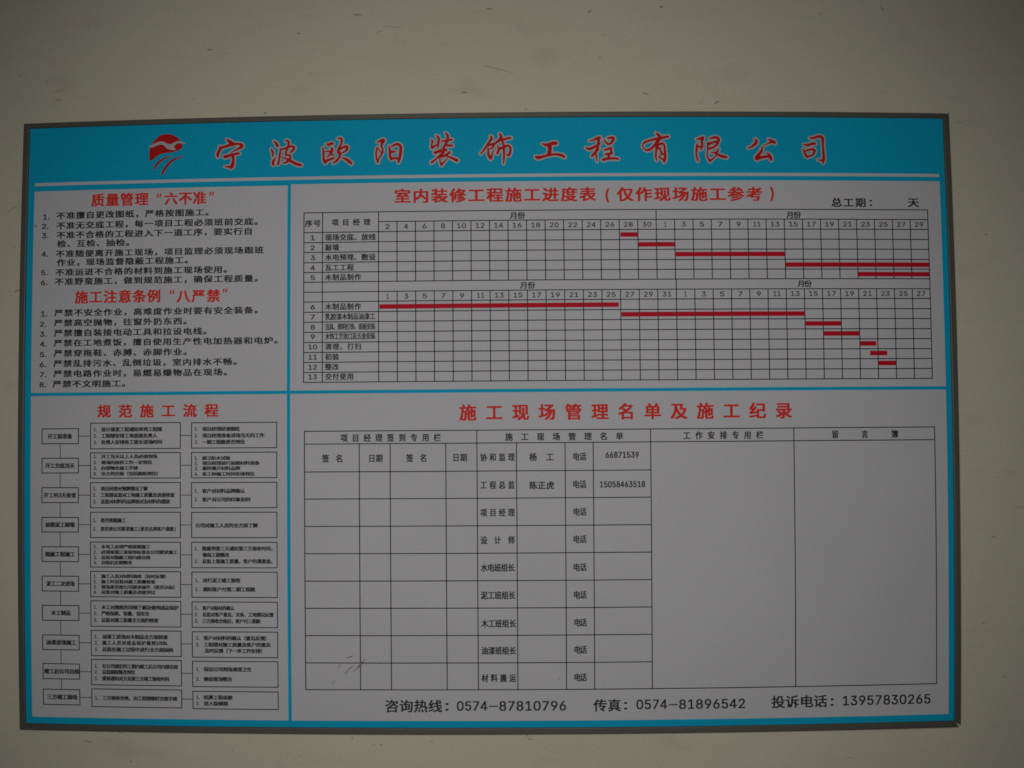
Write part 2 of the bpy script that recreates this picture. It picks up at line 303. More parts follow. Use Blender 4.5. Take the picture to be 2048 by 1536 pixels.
TITLE = [
 ('宁', [[(-329.82,363.14,0.83),(-325.7,360.31,2.33),(-322.95,357.52,2.67)],[(-338.87,354.83,0.67),(-337.8,351.39,1.83),(-339.78,347.34,2.0),(-341.43,343.98,2.0),(-340.71,340.89,1.5)],[(-337.47,352.06,1.67),(-332.4,353.65,1.67),(-325.97,355.54,2.0),(-320.9,356.78,2.17),(-314.13,357.31,1.17),(-310.38,355.86,2.0),(-309.68,353.79,2.5),(-312.36,351.47,1.67),(-315.73,350.19,1.27),(-320.78,347.58,0.73),(-324.82,345.63,0.5)],[(-331.88,340.68,2.17),(-329.5,340.8,2.17),(-325.45,342.24,1.83),(-320.72,343.32,1.67),(-315.66,344.56,1.5),(-313.62,344.35,1.5)],[(-321.74,343.17,2.0),(-320.65,338.04,1.73),(-320.93,332.95,1.93),(-322.22,327.88,2.67),(-323.21,325.87,1.67)],[(-323.22,326.89,2.0),(-327.29,327.32,1.5),(-331.7,327.76,0.5)]]),
 ('波', [[(-268.32,359.34,0.83),(-264.92,356.2,1.83),(-263.88,353.46,2.0)],[(-271.59,349.2,0.93),(-269.87,345.77,1.73),(-269.5,342.7,1.4),(-270.14,338.98,0.6)],[(-269.03,329.12,1.67),(-269.41,333.19,1.83),(-267.08,335.86,1.07),(-265.09,338.87,0.4)],[(-259.81,349.97,0.73),(-260.09,344.2,1.4),(-261.05,338.45,1.27),(-261.34,334.05,1.4),(-262.65,329.67,1.6)],[(-258.78,348.25,1.07),(-254.09,349.51,1.33),(-250.07,351.47,1.5),(-245.04,352.72,1.4),(-241.66,350.44,1.73),(-242.97,347.24,1.6),(-246.64,344.6,1.27)],[(-253.84,359.37,0.73),(-250.82,360.33,1.27),(-249.12,357.91,1.4),(-249.42,354.17,1.4),(-250.72,349.44,1.4),(-252.7,345.07,1.17),(-252.67,341.67,1.4)],[(-252.66,340.99,1.27),(-248.97,341.26,1.2),(-246.26,339.17,1.4),(-247.58,335.8,1.6),(-250.57,332.47,1.67),(-253.92,330.85,1.2),(-255.94,331.23,0.87)],[(-259.37,338.75,0.73),(-255.32,337.99,0.87),(-251.61,335.88,1.07),(-247.56,333.77,1.83),(-243.17,331.31,1.83),(-238.46,329.02,2.07),(-234.43,327.75,1.73),(-233.08,327.73,1.6)]]),
 ('欧', [[(-201.78,354.45,0.4),(-197.09,353.68,1.6),(-193.75,355.32,1.83),(-192.07,354.61,1.4)],[(-198.42,352.69,1.0),(-196.41,351.63,0.67)],[(-205.1,349.76,0.87),(-204.39,343.98,1.4),(-204.03,338.89,1.4),(-204.34,334.84,1.5),(-202.31,331.42,2.17),(-201.63,330.05,1.67)],[(-202.31,331.42,1.83),(-196.98,334.03,1.67),(-190.97,335.95,1.33)],[(-203.72,344.31,0.47),(-199.71,344.74,0.93),(-195.36,344.83,1.5)],[(-194.39,349.22,0.93),(-192.71,348.17,1.5),(-194.02,343.45,1.83),(-197.01,339.44,1.2),(-199.67,337.46,0.73)],[(-195.01,342.12,1.33),(-191.66,339.68,1.07)],[(-187.09,360.62,0.4),(-183.09,362.59,0.93),(-180.4,359.82,1.4),(-181.38,355.43,1.4),(-183.36,350.38,1.4),(-186.34,344.67,1.67),(-184.66,342.61,1.67)],[(-185.01,346.68,1.67),(-180.01,349.3,1.5),(-175.35,351.25,1.73),(-173.0,349.17,1.73),(-175.32,345.15,1.4),(-178.98,342.84,1.0),(-182.32,341.89,1.0)],[(-183.66,343.27,1.5),(-182.97,339.19,1.6),(-184.96,335.17,1.53),(-188.28,331.5,1.67),(-191.94,329.2,0.67)],[(-180.29,336.1,0.67),(-176.27,334.68,1.6),(-171.93,331.9,2.27),(-168.58,328.8,1.73)]]),
 ('阳', [[(-135.61,355.99,0.6),(-131.94,356.61,1.83),(-128.28,358.58,2.07),(-126.62,357.71,1.73),(-128.94,354.53,2.0),(-130.27,350.48,1.33),(-128.26,346.39,1.2),(-128.26,343.01,1.33),(-130.25,338.98,1.13),(-132.57,335.64,1.0),(-134.23,332.29,0.93)],[(-135.26,348.53,1.2),(-136.58,343.82,1.2),(-136.9,339.09,1.07),(-136.23,334.35,1.2),(-134.56,329.93,1.6)],[(-134.26,347.16,0.67),(-131.92,344.42,0.8),(-129.92,341.68,1.07)],[(-120.62,351.01,0.6),(-119.28,345.91,1.6),(-119.28,340.84,1.6),(-118.94,336.11,1.67),(-117.28,333.04,1.6)],[(-116.96,349.6,1.0),(-112.97,352.07,1.67),(-108.98,353.03,1.83),(-105.32,350.1,1.83),(-105.32,345.36,1.93),(-105.98,339.96,1.93),(-106.65,334.91,1.93),(-107.98,330.88,1.73),(-108.31,328.86,1.07)],[(-117.95,342.51,1.83),(-114.63,343.14,1.4),(-112.3,342.76,1.13)],[(-117.28,334.06,1.6),(-113.29,334.67,1.47),(-108.64,333.93,1.67)]]),
 ('装', [[(-66.06,357.91,0.87),(-64.74,355.86,1.53),(-65.74,352.49,1.07),(-66.25,349.12,1.2),(-65.42,347.08,1.6)],[(-65.42,347.08,1.6),(-61.77,350.07,1.33),(-57.78,351.71,1.2)],[(-60.41,363.25,0.73),(-57.09,360.83,1.67),(-57.11,356.09,1.67),(-57.78,351.37,1.5),(-58.13,347.32,0.87)],[(-53.46,355.71,1.0),(-47.82,356.31,1.4),(-42.84,357.26,1.53),(-40.19,357.57,1.27)],[(-48.45,366.14,0.87),(-45.81,364.07,1.53),(-45.16,359.32,1.67),(-46.5,354.6,1.67),(-49.17,350.58,1.67),(-50.83,347.22,1.53)],[(-48.83,350.24,1.2),(-44.53,350.18,1.47),(-39.89,349.78,1.4)],[(-61.79,341.29,1.67),(-57.14,343.25,1.2),(-52.5,345.22,1.13),(-48.85,344.83,2.0),(-47.53,343.8,1.53)],[(-61.79,340.44,1.53),(-56.15,341.72,0.8),(-49.52,342.48,1.4),(-53.18,339.15,1.6),(-55.83,336.48,1.73),(-59.16,333.83,1.2),(-62.81,330.84,1.33),(-66.13,328.19,1.4)],[(-55.84,335.81,1.83),(-51.2,336.43,1.67),(-47.22,338.06,1.47),(-42.9,341.38,1.53)],[(-55.51,334.12,0.73),(-55.53,329.06,0.87),(-53.55,325.33,1.83)],[(-53.55,325.33,1.5),(-49.9,328.99,1.0),(-46.24,332.99,0.73)],[(-46.89,336.37,1.33),(-42.92,334.97,1.4),(-38.63,332.9,1.67),(-34.0,330.65,2.07)]]),
 ('饰', [[(8.86,361.72,0.83),(10.84,359.33,1.83),(7.49,353.96,1.53),(3.48,348.26,1.53),(0.14,342.9,1.33),(-3.86,338.9,0.87)],[(4.48,349.26,1.5),(9.12,350.57,1.47),(13.76,351.87,1.83),(11.74,346.49,1.13),(7.76,344.84,0.8)],[(5.78,345.87,1.13),(5.75,341.15,1.33),(6.38,336.09,1.67),(9.0,332.69,1.83)],[(9.01,333.7,1.83),(11.36,339.41,1.0),(12.71,343.78,0.53)],[(20.47,364.31,1.2),(23.1,361.24,1.73),(21.08,356.86,2.33),(17.42,354.19,1.73),(14.09,351.53,1.2)],[(21.08,356.52,1.83),(27.37,357.47,1.47),(32.35,359.11,1.53),(34.66,358.75,1.27)],[(17.72,349.8,0.67),(19.02,346.41,1.13),(19.33,343.37,1.67),(17.31,339.01,1.53)],[(20.0,345.05,1.83),(24.97,346.69,1.73),(29.63,349.34,1.47),(33.59,348.29,1.53),(34.55,344.23,1.4),(33.52,339.52,1.67),(31.83,335.83,1.67),(29.2,337.88,0.87)],[(23.72,355.82,1.5),(25.34,351.07,1.5),(25.96,345.66,1.53),(25.91,339.26,1.5),(25.86,332.52,1.33),(25.15,325.8,0.73)]]),
 ('工', [[(74.36,351.3,0.6),(78.97,349.24,1.93),(83.94,350.21,2.5),(88.92,351.86,2.4),(91.9,351.5,2.27)],[(83.92,347.85,2.67),(84.36,343.12,2.5),(83.15,338.75,2.6)],[(66.58,334.17,1.6),(68.88,332.8,2.5),(75.51,334.43,1.73),(83.79,336.72,1.73),(90.41,337.35,1.5),(96.35,336.97,1.83),(100.3,335.25,2.0),(102.6,333.89,1.5)]]),
 ('程', [[(134.29,354.6,0.6),(139.93,355.24,1.07),(144.6,357.92,1.83),(147.26,358.24,2.07)],[(145.91,356.9,1.83),(146.17,351.83,1.83),(144.76,346.1,1.53),(143.04,341.38,1.53),(139.66,337.02,1.67),(137.65,334.68,1.53)],[(129.86,345.51,0.87),(134.46,343.46,2.07),(139.8,346.12,1.83),(145.13,348.8,1.53),(147.8,350.47,1.2)],[(142.35,340.04,1.2),(142.94,334.98,1.2),(143.54,330.6,0.87),(143.83,327.57,0.53)],[(143.69,340.71,1.13),(147.38,344.4,0.53)],[(152.52,355.85,0.53),(155.12,352.8,1.33),(157.4,350.08,1.5),(161.04,350.06,1.47),(164.09,354.1,1.67),(165.79,357.14,1.93),(163.17,358.84,1.73),(158.51,357.68,1.13),(156.85,357.52,0.6)],[(153.64,342.51,1.33),(158.29,343.67,1.53),(161.96,345.33,1.67),(161.9,341.29,1.4),(162.52,338.92,1.67)],[(154.22,336.94,1.13),(158.19,337.26,1.67),(162.51,338.25,1.73)],[(158.86,337.26,1.67),(158.79,333.22,1.73)],[(151.8,329.88,1.93),(156.45,331.21,1.67),(163.07,331.51,1.53),(168.69,331.48,1.53),(170.33,330.63,1.33)]]),
 ('有', [[(234.6,359.57,1.53),(230.27,358.91,1.67),(224.25,357.23,2.07),(217.59,356.23,1.53),(210.92,354.55,1.4),(205.24,352.54,1.67),(201.86,349.51,0.67),(202.13,345.8,0.67),(205.05,342.41,1.0),(209.68,341.72,1.67),(214.39,345.08,1.53),(218.45,349.46,1.83),(222.21,354.52,2.33),(224.61,358.58,2.33),(222.03,362.31,1.73),(219.08,364.35,0.73)],[(219.72,346.08,1.47),(219.29,341.02,1.33),(218.53,335.96,1.33),(218.77,331.58,1.2),(219.71,328.55,0.73)],[(220.74,347.77,1.67),(224.11,350.13,1.53),(228.12,351.13,1.47),(230.04,347.75,1.33),(230.27,342.68,1.33),(230.5,337.62,1.6),(230.73,332.56,1.83),(229.32,328.19,1.83),(228.95,326.17,0.93)],[(229.34,329.2,1.83),(226.05,330.55,1.07),(222.13,333.6,0.87)],[(221.01,344.39,1.47),(224.01,345.06,1.33),(224.93,341.01,1.27),(226.51,337.29,1.4),(228.82,336.61,1.2)],[(225.5,336.28,0.87),(222.13,333.6,0.67)]]),
 ('限', [[(270.53,356.21,0.6),(274.86,356.21,1.67),(279.26,358.91,1.73),(279.54,356.88,1.53),(277.46,353.5,1.67),(278.36,349.1,1.47),(277.95,345.72,1.47),(275.88,342.34,0.8)],[(271.72,349.78,1.13),(270.94,345.05,1.47),(270.49,339.64,1.2),(270.38,334.58,1.2),(271.63,330.87,1.33),(271.89,327.84,0.93)],[(270.97,346.4,1.5),(276.63,346.4,1.4)],[(285.41,351.13,1.47),(285.3,346.39,1.2),(284.49,340.31,0.87),(284.02,334.57,0.87),(285.59,330.19,1.2),(287.86,327.83,1.53)],[(287.55,357.05,0.87),(291.57,357.9,1.4),(295.93,358.92,1.67),(299.88,356.55,1.8),(298.45,352.49,1.8),(296.0,348.09,1.67),(292.61,345.72,1.33),(286.9,343.69,1.53)],[(286.72,350.12,1.93),(291.08,351.47,1.4),(295.79,353.16,1.27)],[(287.87,328.17,1.67),(292.28,331.54,1.0),(296.03,335.25,1.0)],[(298.9,343.69,1.07),(298.17,340.99,1.2),(295.11,338.63,1.33),(289.79,338.96,0.87)],[(294.44,338.29,1.53),(299.04,335.59,1.67),(303.99,333.56,2.07),(308.97,332.56,1.4)]]),
 ('公', [[(346.23,356.38,0.93),(348.47,352.66,2.33),(344.0,348.24,1.67),(340.58,345.86,1.27),(336.87,344.84,0.93)],[(363.0,356.6,0.67),(366.96,354.07,1.83),(370.28,352.73,2.33),(371.57,351.04,1.4)],[(367.6,353.06,1.83),(362.83,350.67,0.87),(356.72,347.94,0.4),(354.63,345.22,0.87),(354.52,341.16,1.93),(351.06,337.09,1.93),(346.91,332.35,2.2),(347.86,330.33,2.0)],[(347.57,331.68,2.67),(354.62,332.71,1.83),(361.36,334.08,1.73),(364.69,333.07,2.0),(366.27,329.7,1.67)],[(360.81,338.47,0.73),(363.76,335.77,1.83),(365.69,333.07,1.83)]]),
 ('司', [[(416.44,358.24,0.73),(420.82,357.93,1.67),(426.3,360.0,1.67),(430.37,360.37,1.87),(433.68,358.35,2.07),(433.46,351.55,1.67),(433.57,344.75,1.4),(434.02,337.97,1.67),(434.17,331.87,2.0),(433.35,327.47,1.67),(432.95,325.43,0.83)],[(433.39,328.82,1.83),(430.03,329.14,1.2),(426.0,329.8,0.4)],[(408.75,349.71,0.73),(413.09,348.37,1.83),(417.87,350.1,1.67),(422.29,351.14,1.83),(423.62,350.47,1.4)],[(407.88,343.6,0.73),(409.1,339.54,1.53),(411.33,335.14,1.67),(412.95,333.12,1.4)],[(409.82,340.9,1.2),(414.93,342.62,1.4),(420.36,343.66,1.47),(423.01,341.98,1.73),(421.19,337.9,1.6),(419.42,335.18,1.13),(415.7,334.83,1.33),(412.62,333.46,1.4)]]),
]
LOGO_POLY = [[(-428.05,358.95),(-424.84,364.05),(-421.13,367.96),(-416.47,371.13),(-410.82,372.39),(-406.57,372.5),(-401.35,371.41),(-396.59,369.16),(-392.76,365.99),(-390.1,362.62),(-393.63,362.24),(-398.32,360.72),(-401.12,359.15),(-403.93,358.52),(-406.3,359.05),(-409.17,360.78),(-412.5,362.05),(-415.35,362.6),(-419.12,361.76),(-423.82,360.48)],[(-430.1,355.0),(-424.67,355.79),(-420.93,357.8),(-417.17,358.88),(-414.33,359.04),(-411.46,357.07),(-409.52,354.19),(-405.7,352.21),(-402.38,351.27),(-395.78,351.0),(-398.67,354.37),(-397.78,357.17),(-394.53,359.91),(-391.24,360.3),(-388.39,358.81),(-386.93,356.42),(-387.82,353.62),(-391.07,350.88),(-396.22,349.14),(-402.79,347.9),(-409.39,347.37),(-415.03,346.34),(-419.72,344.35),(-423.45,341.86),(-426.7,338.66),(-429.51,337.09),(-430.87,339.24),(-431.18,344.9),(-430.96,350.54)],[(-432.97,356.25),(-428.05,358.62),(-423.36,360.84),(-419.13,362.38),(-415.36,362.93),(-411.56,362.02),(-408.69,360.3),(-405.83,358.9),(-402.99,358.63),(-400.19,360.16),(-396.45,361.85),(-392.23,362.68),(-388.91,361.88),(-382.76,359.84),(-385.56,358.73),(-388.87,359.39),(-391.71,360.03),(-394.52,359.63),(-397.77,356.94),(-398.68,354.85),(-396.01,350.92),(-401.91,351.07),(-405.7,352.11),(-409.05,354.37),(-411.46,356.98),(-414.33,358.85),(-417.63,358.66),(-421.4,357.49),(-425.61,355.29),(-429.87,355.22)]]
LOGO_STROKE = [[(-423.64,327.31,1.28),(-422.31,331.5,1.56),(-417.67,336.07,1.47),(-412.54,339.69,1.28),(-406.46,342.35,0.82),(-399.88,343.36,0.27)],[(-413.61,320.48,1.37),(-410.88,326.04,1.74),(-406.27,332.02,1.74),(-400.72,337.51,1.47),(-394.17,340.16,1.01),(-386.22,342.53,0.37)]]
SCUFF = [[(-187.65,-309.01,0.44),(-182.35,-302.63,0.44)],[(-179.05,-316.71,0.28),(-172.15,-309.42,0.66),(-166.19,-304.86,0.44)],[(-164.88,-311.22,0.55),(-159.59,-305.3,0.88),(-154.32,-300.3,1.21),(-152.48,-298.03,0.44)],[(-176.6,-296.25,0.66),(-172.03,-294.65,0.99),(-167.01,-293.06,0.55)],[(-194.68,-329.51,0.22),(-190.52,-324.26,0.39)],[(-168.76,-312.82,0.28),(-162.6,-310.53,0.5)],[(-159.56,-301.44,0.55),(-152.74,-302.11,0.66)],[(88.78,-323.09,0.44),(90.82,-321.74,0.55)],[(-582.74,257.65,0.4),(-579.3,255.6,0.8)],[(-580.69,256.94,0.5),(-579.95,254.3,0.5)]]
GX = {'fo_l': -600.0, 'fo_r': 600.0, 'b_l': -591.97, 'b_r': 592.05, 'p_l': -583.68, 'p_r': 584.8, 'div': -247.92, 'r0': -227.69, 'rR': 568.91, 'r1': -158.42, 'r2': -119.51, 'r3': -49.69, 'r4': -10.65, 'r5': 38.8, 'r6': 99.57, 'r7': 134.74, 'r8': 206.8, 'r9': 387.64, 's0': -228.76, 's1': -204.98, 's2': -133.61, 's3': 217.59, 's4': 241.66, 'sR': 567.26, 'c1': -110.11, 'c5': -16.22, 'c10': 101.22, 'c20': 334.63, 'c25': 451.74, 'd20': 334.64, 'd25': 451.75}
GY = {'fo_t': 391.75, 'fo_b': -391.75, 'b_t': 385.03, 'b_b': -383.55, 'st': 310.57, 'p_t': 302.73, 'hd': 37.74, 'p_b': -375.16, 'st0': 265.56, 'st2': 240.21, 'st1': 253.0, 'rt0': -11.82, 'rt1': -27.92, 'sr0': 227.31, 'sr1': 214.65, 'sr2': 201.66, 'sr3': 189.2, 'sr4': 176.76, 'sr5': 164.02, 'sr6': 151.61, 'sr7': 138.57, 'sr8': 126.0, 'sr9': 113.1, 'sr10': 100.33, 'sr11': 87.67, 'sr12': 75.12, 'sr13': 62.46, 'sr14': 49.93, 'rr0': -62.72, 'rr1': -96.67, 'rr2': -130.97, 'rr3': -165.21, 'rr4': -199.55, 'rr5': -233.67, 'rr6': -267.88, 'rr7': -302.24, 'rr8': -335.95}
WALL_MARKS = [([(-1.9,453.0),(21.4,447.0),(39.1,441.7)],0.8,0),([(-28.7,418.2),(-20.5,417.8)],0.9,1),([(3.6,525.2),(12.4,525.4)],0.9,1),([(133.2,518.4),(138.3,522.2)],1.3,1),([(224.8,524.3),(229.9,526.1)],1.1,1),([(147.2,461.4),(149.7,461.7)],0.8,1),([(-166.6,520.0),(-154.5,519.2)],0.65,1),([(-129.1,505.1),(-115.2,503.3),(-101.2,502.8)],0.5,0),([(-136.8,496.2),(-128.5,498.7)],0.7,0),([(-353.9,478.4),(-350.7,476.5),(-346.3,478.3)],1.1,2),([(-359.7,479.8),(-357.7,479.1)],0.7,2),([(-553.1,421.8),(-544.8,425.5),(-537.8,428.0)],0.65,0),([(-549.2,415.3),(-539.6,413.9)],1.8,3),([(51.4,395.3),(55.8,395.9)],0.9,1),([(202.2,415.5),(210.3,411.6)],0.6,1),([(-280.6,393.7),(-276.8,396.2)],0.8,1),([(-372.3,413.3),(-370.4,413.3)],0.75,1),([(-222.1,444.8),(-220.2,444.8)],0.75,1),([(-238.6,496.9),(-233.5,496.2)],0.75,1),([(-454.3,499.3),(-452.4,499.3)],0.8,1),([(-537.7,520.0),(-536.4,519.9)],0.7,1),([(-594.9,447.3),(-592.3,447.3)],0.85,1),([(-561.5,437.9),(-557.7,438.5)],0.7,1),([(-467.1,-386.0),(-458.3,-389.1)],1.3,3),([(-508.4,-398.2),(-495.9,-400.7)],0.85,2),([(-449.4,-423.7),(-446.8,-424.9)],0.9,1),([(47.4,-395.9),(50.6,-392.2),(53.1,-390.4)],0.55,2),([(49.3,-396.5),(56.7,-399.0)],0.55,2),([(-71.2,-399.9),(-68.1,-401.7)],0.95,1),([(-144.0,-404.0),(-140.8,-404.6)],0.7,2),([(-135.2,-404.7),(-131.5,-404.0)],0.75,2),([(-170.7,-396.6),(-168.2,-395.3)],0.9,2),([(-611.5,268.9),(-600.1,276.5),(-588.6,282.7)],0.9,3),([(-599.9,168.3),(-592.3,171.5)],1.0,2),([(-605.6,163.3),(-603.1,163.9)],0.65,2),([(-604.8,225.6),(-597.1,226.8)],0.8,3),([(586.6,299.9),(591.7,303.0)],0.6,1),([(629.4,229.6),(635.0,230.8)],0.6,1),([(630.9,-150.1),(635.8,-147.6)],0.8,2),([(615.2,-256.5),(622.6,-254.7)],0.6,2),([(640.8,-322.8),(645.7,-321.6)],0.75,2),([(638.6,-74.1),(642.2,-76.0)],0.8,3),([(426.6,513.4),(430.4,514.0)],0.65,1),([(503.9,522.6),(509.4,515.5)],0.6,2),([(292.5,399.9),(299.5,403.6)],0.9,1),([(274.4,401.3),(276.9,401.9)],0.65,1),([(292.8,422.1),(294.1,422.1)],0.75,1),([(264.0,482.9),(266.5,481.6)],0.8,0),([(-238.1,-419.8),(-235.6,-417.3)],0.65,1),([(-322.4,-414.7),(-317.4,-407.3)],0.55,0),([(138.4,-408.4),(140.8,-409.6)],0.8,3),([(113.7,-400.9),(115.0,-396.0)],0.6,0)]

# ------------------------------------------------------------------ materials
def noise_pair(nt, scale, detail, stretch=(1, 1, 1), loc=(0, 0, 0)):
    tc = nt.nodes.new('ShaderNodeTexCoord')
    mp = nt.nodes.new('ShaderNodeMapping')
    mp.inputs['Scale'].default_value = stretch
    mp.inputs['Location'].default_value = loc
    nt.links.new(tc.outputs['Object'], mp.inputs['Vector'])
    n = nt.nodes.new('ShaderNodeTexNoise')
    n.inputs['Scale'].default_value = scale
    n.inputs['Detail'].default_value = detail
    nt.links.new(mp.outputs['Vector'], n.inputs['Vector'])
    return n

def ramp(nt, src, p0, c0, p1, c1):
    r = nt.nodes.new('ShaderNodeValToRGB')
    r.color_ramp.elements[0].position = p0; r.color_ramp.elements[0].color = (*c0, 1)
    r.color_ramp.elements[1].position = p1; r.color_ramp.elements[1].color = (*c1, 1)
    nt.links.new(src, r.inputs['Fac'])
    return r

def mix(nt, kind, fac, a, b):
    m = nt.nodes.new('ShaderNodeMix')
    m.data_type = 'RGBA'; m.blend_type = kind
    if isinstance(fac, float): m.inputs[0].default_value = fac
    else: nt.links.new(fac, m.inputs[0])
    for sock, v in ((m.inputs[6], a), (m.inputs[7], b)):
        if isinstance(v, tuple): sock.default_value = (*v, 1)
        else: nt.links.new(v, sock)
    return m.outputs[2]

def material(name, col, rough=0.6, metal=0.0, grain=0.05, spec=0.3, chroma=0.0, bump=0.0):
    m = bpy.data.materials.new(name)
    m.use_nodes = True
    nt = m.node_tree
    b = nt.nodes['Principled BSDF']
    b.inputs['Roughness'].default_value = rough
    b.inputs['Metallic'].default_value = metal
    b.inputs['Specular IOR Level'].default_value = spec
    lo = tuple(c * (1 - grain) for c in col); hi = tuple(min(1, c * (1 + grain)) for c in col)
    n = noise_pair(nt, 420, 2)
    out = ramp(nt, n.outputs['Fac'], 0.3, lo, 0.7, hi).outputs['Color']
    if chroma:
        # printed inks and papers are mottled: a fine drift of hue
        n2 = noise_pair(nt, 240, 2, loc=(3.1, 1.7, 0.4))
        a = ramp(nt, n2.outputs['Fac'], 0.33, (1 + chroma, 1 - chroma * .5, 1 + chroma * .2), 0.67, (1 - chroma, 1 + chroma * .5, 1 - chroma * .2))
        out = mix(nt, 'MULTIPLY', 1.0, out, a.outputs['Color'])
    if chroma:
        # slow unevenness of the laminate and a little dust
        n3 = noise_pair(nt, 5.0, 4, loc=(0.7, 2.2, 5.1))
        out = mix(nt, 'MULTIPLY', 1.0, out, ramp(nt, n3.outputs['Fac'], 0.3, (0.965, 0.965, 0.97), 0.7, (1.02, 1.02, 1.02)).outputs['Color'])
        n4 = noise_pair(nt, 70, 3, loc=(4.7, 2.9, 1.1))
        out = mix(nt, 'MIX', ramp(nt, n4.outputs['Fac'], 0.77, (0, 0, 0), 0.86, (.5, .5, .5)).outputs['Color'], out, (0.36, 0.33, 0.29))
    nt.links.new(out, b.inputs['Base Color'])
    if bump:
        nb = noise_pair(nt, 260, 3, loc=(1, 5, 2))
        bp = nt.nodes.new('ShaderNodeBump')
        bp.inputs['Strength'].default_value = bump
        bp.inputs['Distance'].default_value = 0.0004
        nt.links.new(nb.outputs['Fac'], bp.inputs['Height'])
        nt.links.new(bp.outputs['Normal'], b.inputs['Normal'])
    return m

M = {
 'white': material('white_print_film', (0.592, 0.578, 0.628), 0.6, grain=0.05, chroma=0.07, spec=0.15),
 'blue': material('cyan_print_film', (0.003, 0.41, 0.67), 0.6, grain=0.09, chroma=0.08, spec=0.08),
 'red': material('red_print', (0.52, 0.012, 0.016), 0.6, grain=0.08, spec=0.1),
 'bar': material('crimson_print', (0.58, 0.004, 0.022), 0.6, grain=0.06, spec=0.1),
 'heading': material('vermilion_print', (0.74, 0.036, 0.026), 0.6, grain=0.08, spec=0.1),
 'black': material('black_print', (0.022, 0.026, 0.027), 0.6, grain=0.1),
 'line': material('line_print', (0.022, 0.030, 0.034), 0.6, grain=0.1),
 'glow': material('pale_outline_print', (0.50, 0.47, 0.45), 0.55, grain=0.08, chroma=0.05),
 'rail': material('grey_anodised_metal', (0.128, 0.118, 0.100), 0.5, metal=0.35, grain=0.10, spec=0.4, bump=0.15),
 'back': material('dark_backing_board', (0.10, 0.09, 0.08), 0.8),
 'scuff': material('brown_scuff', (0.30, 0.19, 0.14), 0.8, grain=0.3),
}

def wall_material():
    m = bpy.data.materials.new('painted_plaster')
    m.use_nodes = True
    nt = m.node_tree
    b = nt.nodes['Principled BSDF']
    b.inputs['Roughness'].default_value = 0.75
    b.inputs['Specular IOR Level'].default_value = 0.2
    # base coat with a broad drift between a warmer and a greener cream
    n0 = noise_pair(nt, 2.2, 3)
    base = ramp(nt, n0.outputs['Fac'], 0.3, (0.632, 0.600, 0.478), 0.7, (0.668, 0.640, 0.520)).outputs['Color']
    # fine mottling of the paint
    n1 = noise_pair(nt, 300, 2, loc=(2, 0, 0))
    mott = ramp(nt, n1.outputs['Fac'], 0.3, (0.955, 0.955, 0.955), 0.7, (1.04, 1.04, 1.04)).outputs['Color']
    base = mix(nt, 'MULTIPLY', 1.0, base, mott)
    n1b = noise_pair(nt, 220, 2, loc=(6, 0, 3))
    hue = ramp(nt, n1b.outputs['Fac'], 0.33, (1.05, 0.975, 1.0), 0.67, (0.95, 1.02, 0.99)).outputs['Color']
    base = mix(nt, 'MULTIPLY', 1.0, base, hue)
    # long faint trowel strokes, mostly level
    n2 = noise_pair(nt, 9, 5, stretch=(1.0, 1, 7.0), loc=(0.4, 0, 0.9))
    st = ramp(nt, n2.outputs['Fac'], 0.34, (0.982, 0.98, 0.975), 0.50, (1, 1, 1)).outputs['Color']
    base = mix(nt, 'MULTIPLY', 1.0, base, st)
    # soft grimy patches
    n5 = noise_pair(nt, 13, 4, stretch=(1.0, 1, 2.0), loc=(5.2, 0, 6.1))
    gp = ramp(nt, n5.outputs['Fac'], 0.62, (0, 0, 0), 0.80, (.55, .55, .55)).outputs['Color']
    base = mix(nt, 'MIX', gp, base, (0.52, 0.475, 0.385))
    # short dirty ticks, level
    n3 = noise_pair(nt, 34, 3, stretch=(1.0, 1, 5.0), loc=(7.3, 0, 4.4))
    tk = ramp(nt, n3.outputs['Fac'], 0.725, (0, 0, 0), 0.83, (1, 1, 1)).outputs['Color']
    base = mix(nt, 'MIX', tk, base, (0.50, 0.46, 0.37))
    # pin specks
    n4 = noise_pair(nt, 95, 2, stretch=(1, 1, 1.6), loc=(1.3, 0, 8.4))
    sp = ramp(nt, n4.outputs['Fac'], 0.775, (0, 0, 0), 0.83, (1, 1, 1)).outputs['Color']
    base = mix(nt, 'MIX', sp, base, (0.36, 0.33, 0.27))
    nt.links.new(base, b.inputs['Base Color'])
    # relief: roller stipple and trowel ridges
    nb = noise_pair(nt, 190, 4, loc=(9, 0, 1))
    nr = noise_pair(nt, 12, 4, stretch=(1, 1, 4), loc=(3, 0, 2))
    ad = nt.nodes.new('ShaderNodeMath'); ad.operation = 'MULTIPLY_ADD'
    ad.inputs[1].default_value = 1.5
    nt.links.new(nr.outputs['Fac'], ad.inputs[0]); nt.links.new(nb.outputs['Fac'], ad.inputs[2])
    bp = nt.nodes.new('ShaderNodeBump')
    bp.inputs['Strength'].default_value = 0.35
    bp.inputs['Distance'].default_value = 0.0006
    nt.links.new(ad.outputs[0], bp.inputs['Height'])
    nt.links.new(bp.outputs['Normal'], b.inputs['Normal'])
    return m
M['wall'] = wall_material()
def mark(name, c): return material(name, c, 0.8, grain=0.15)
MARKS = [mark('grey_scrape', (0.46, 0.43, 0.345)), mark('dark_speck', (0.27, 0.25, 0.20)), mark('brown_chip', (0.35, 0.29, 0.22)), mark('faint_smudge', (0.50, 0.46, 0.375))]

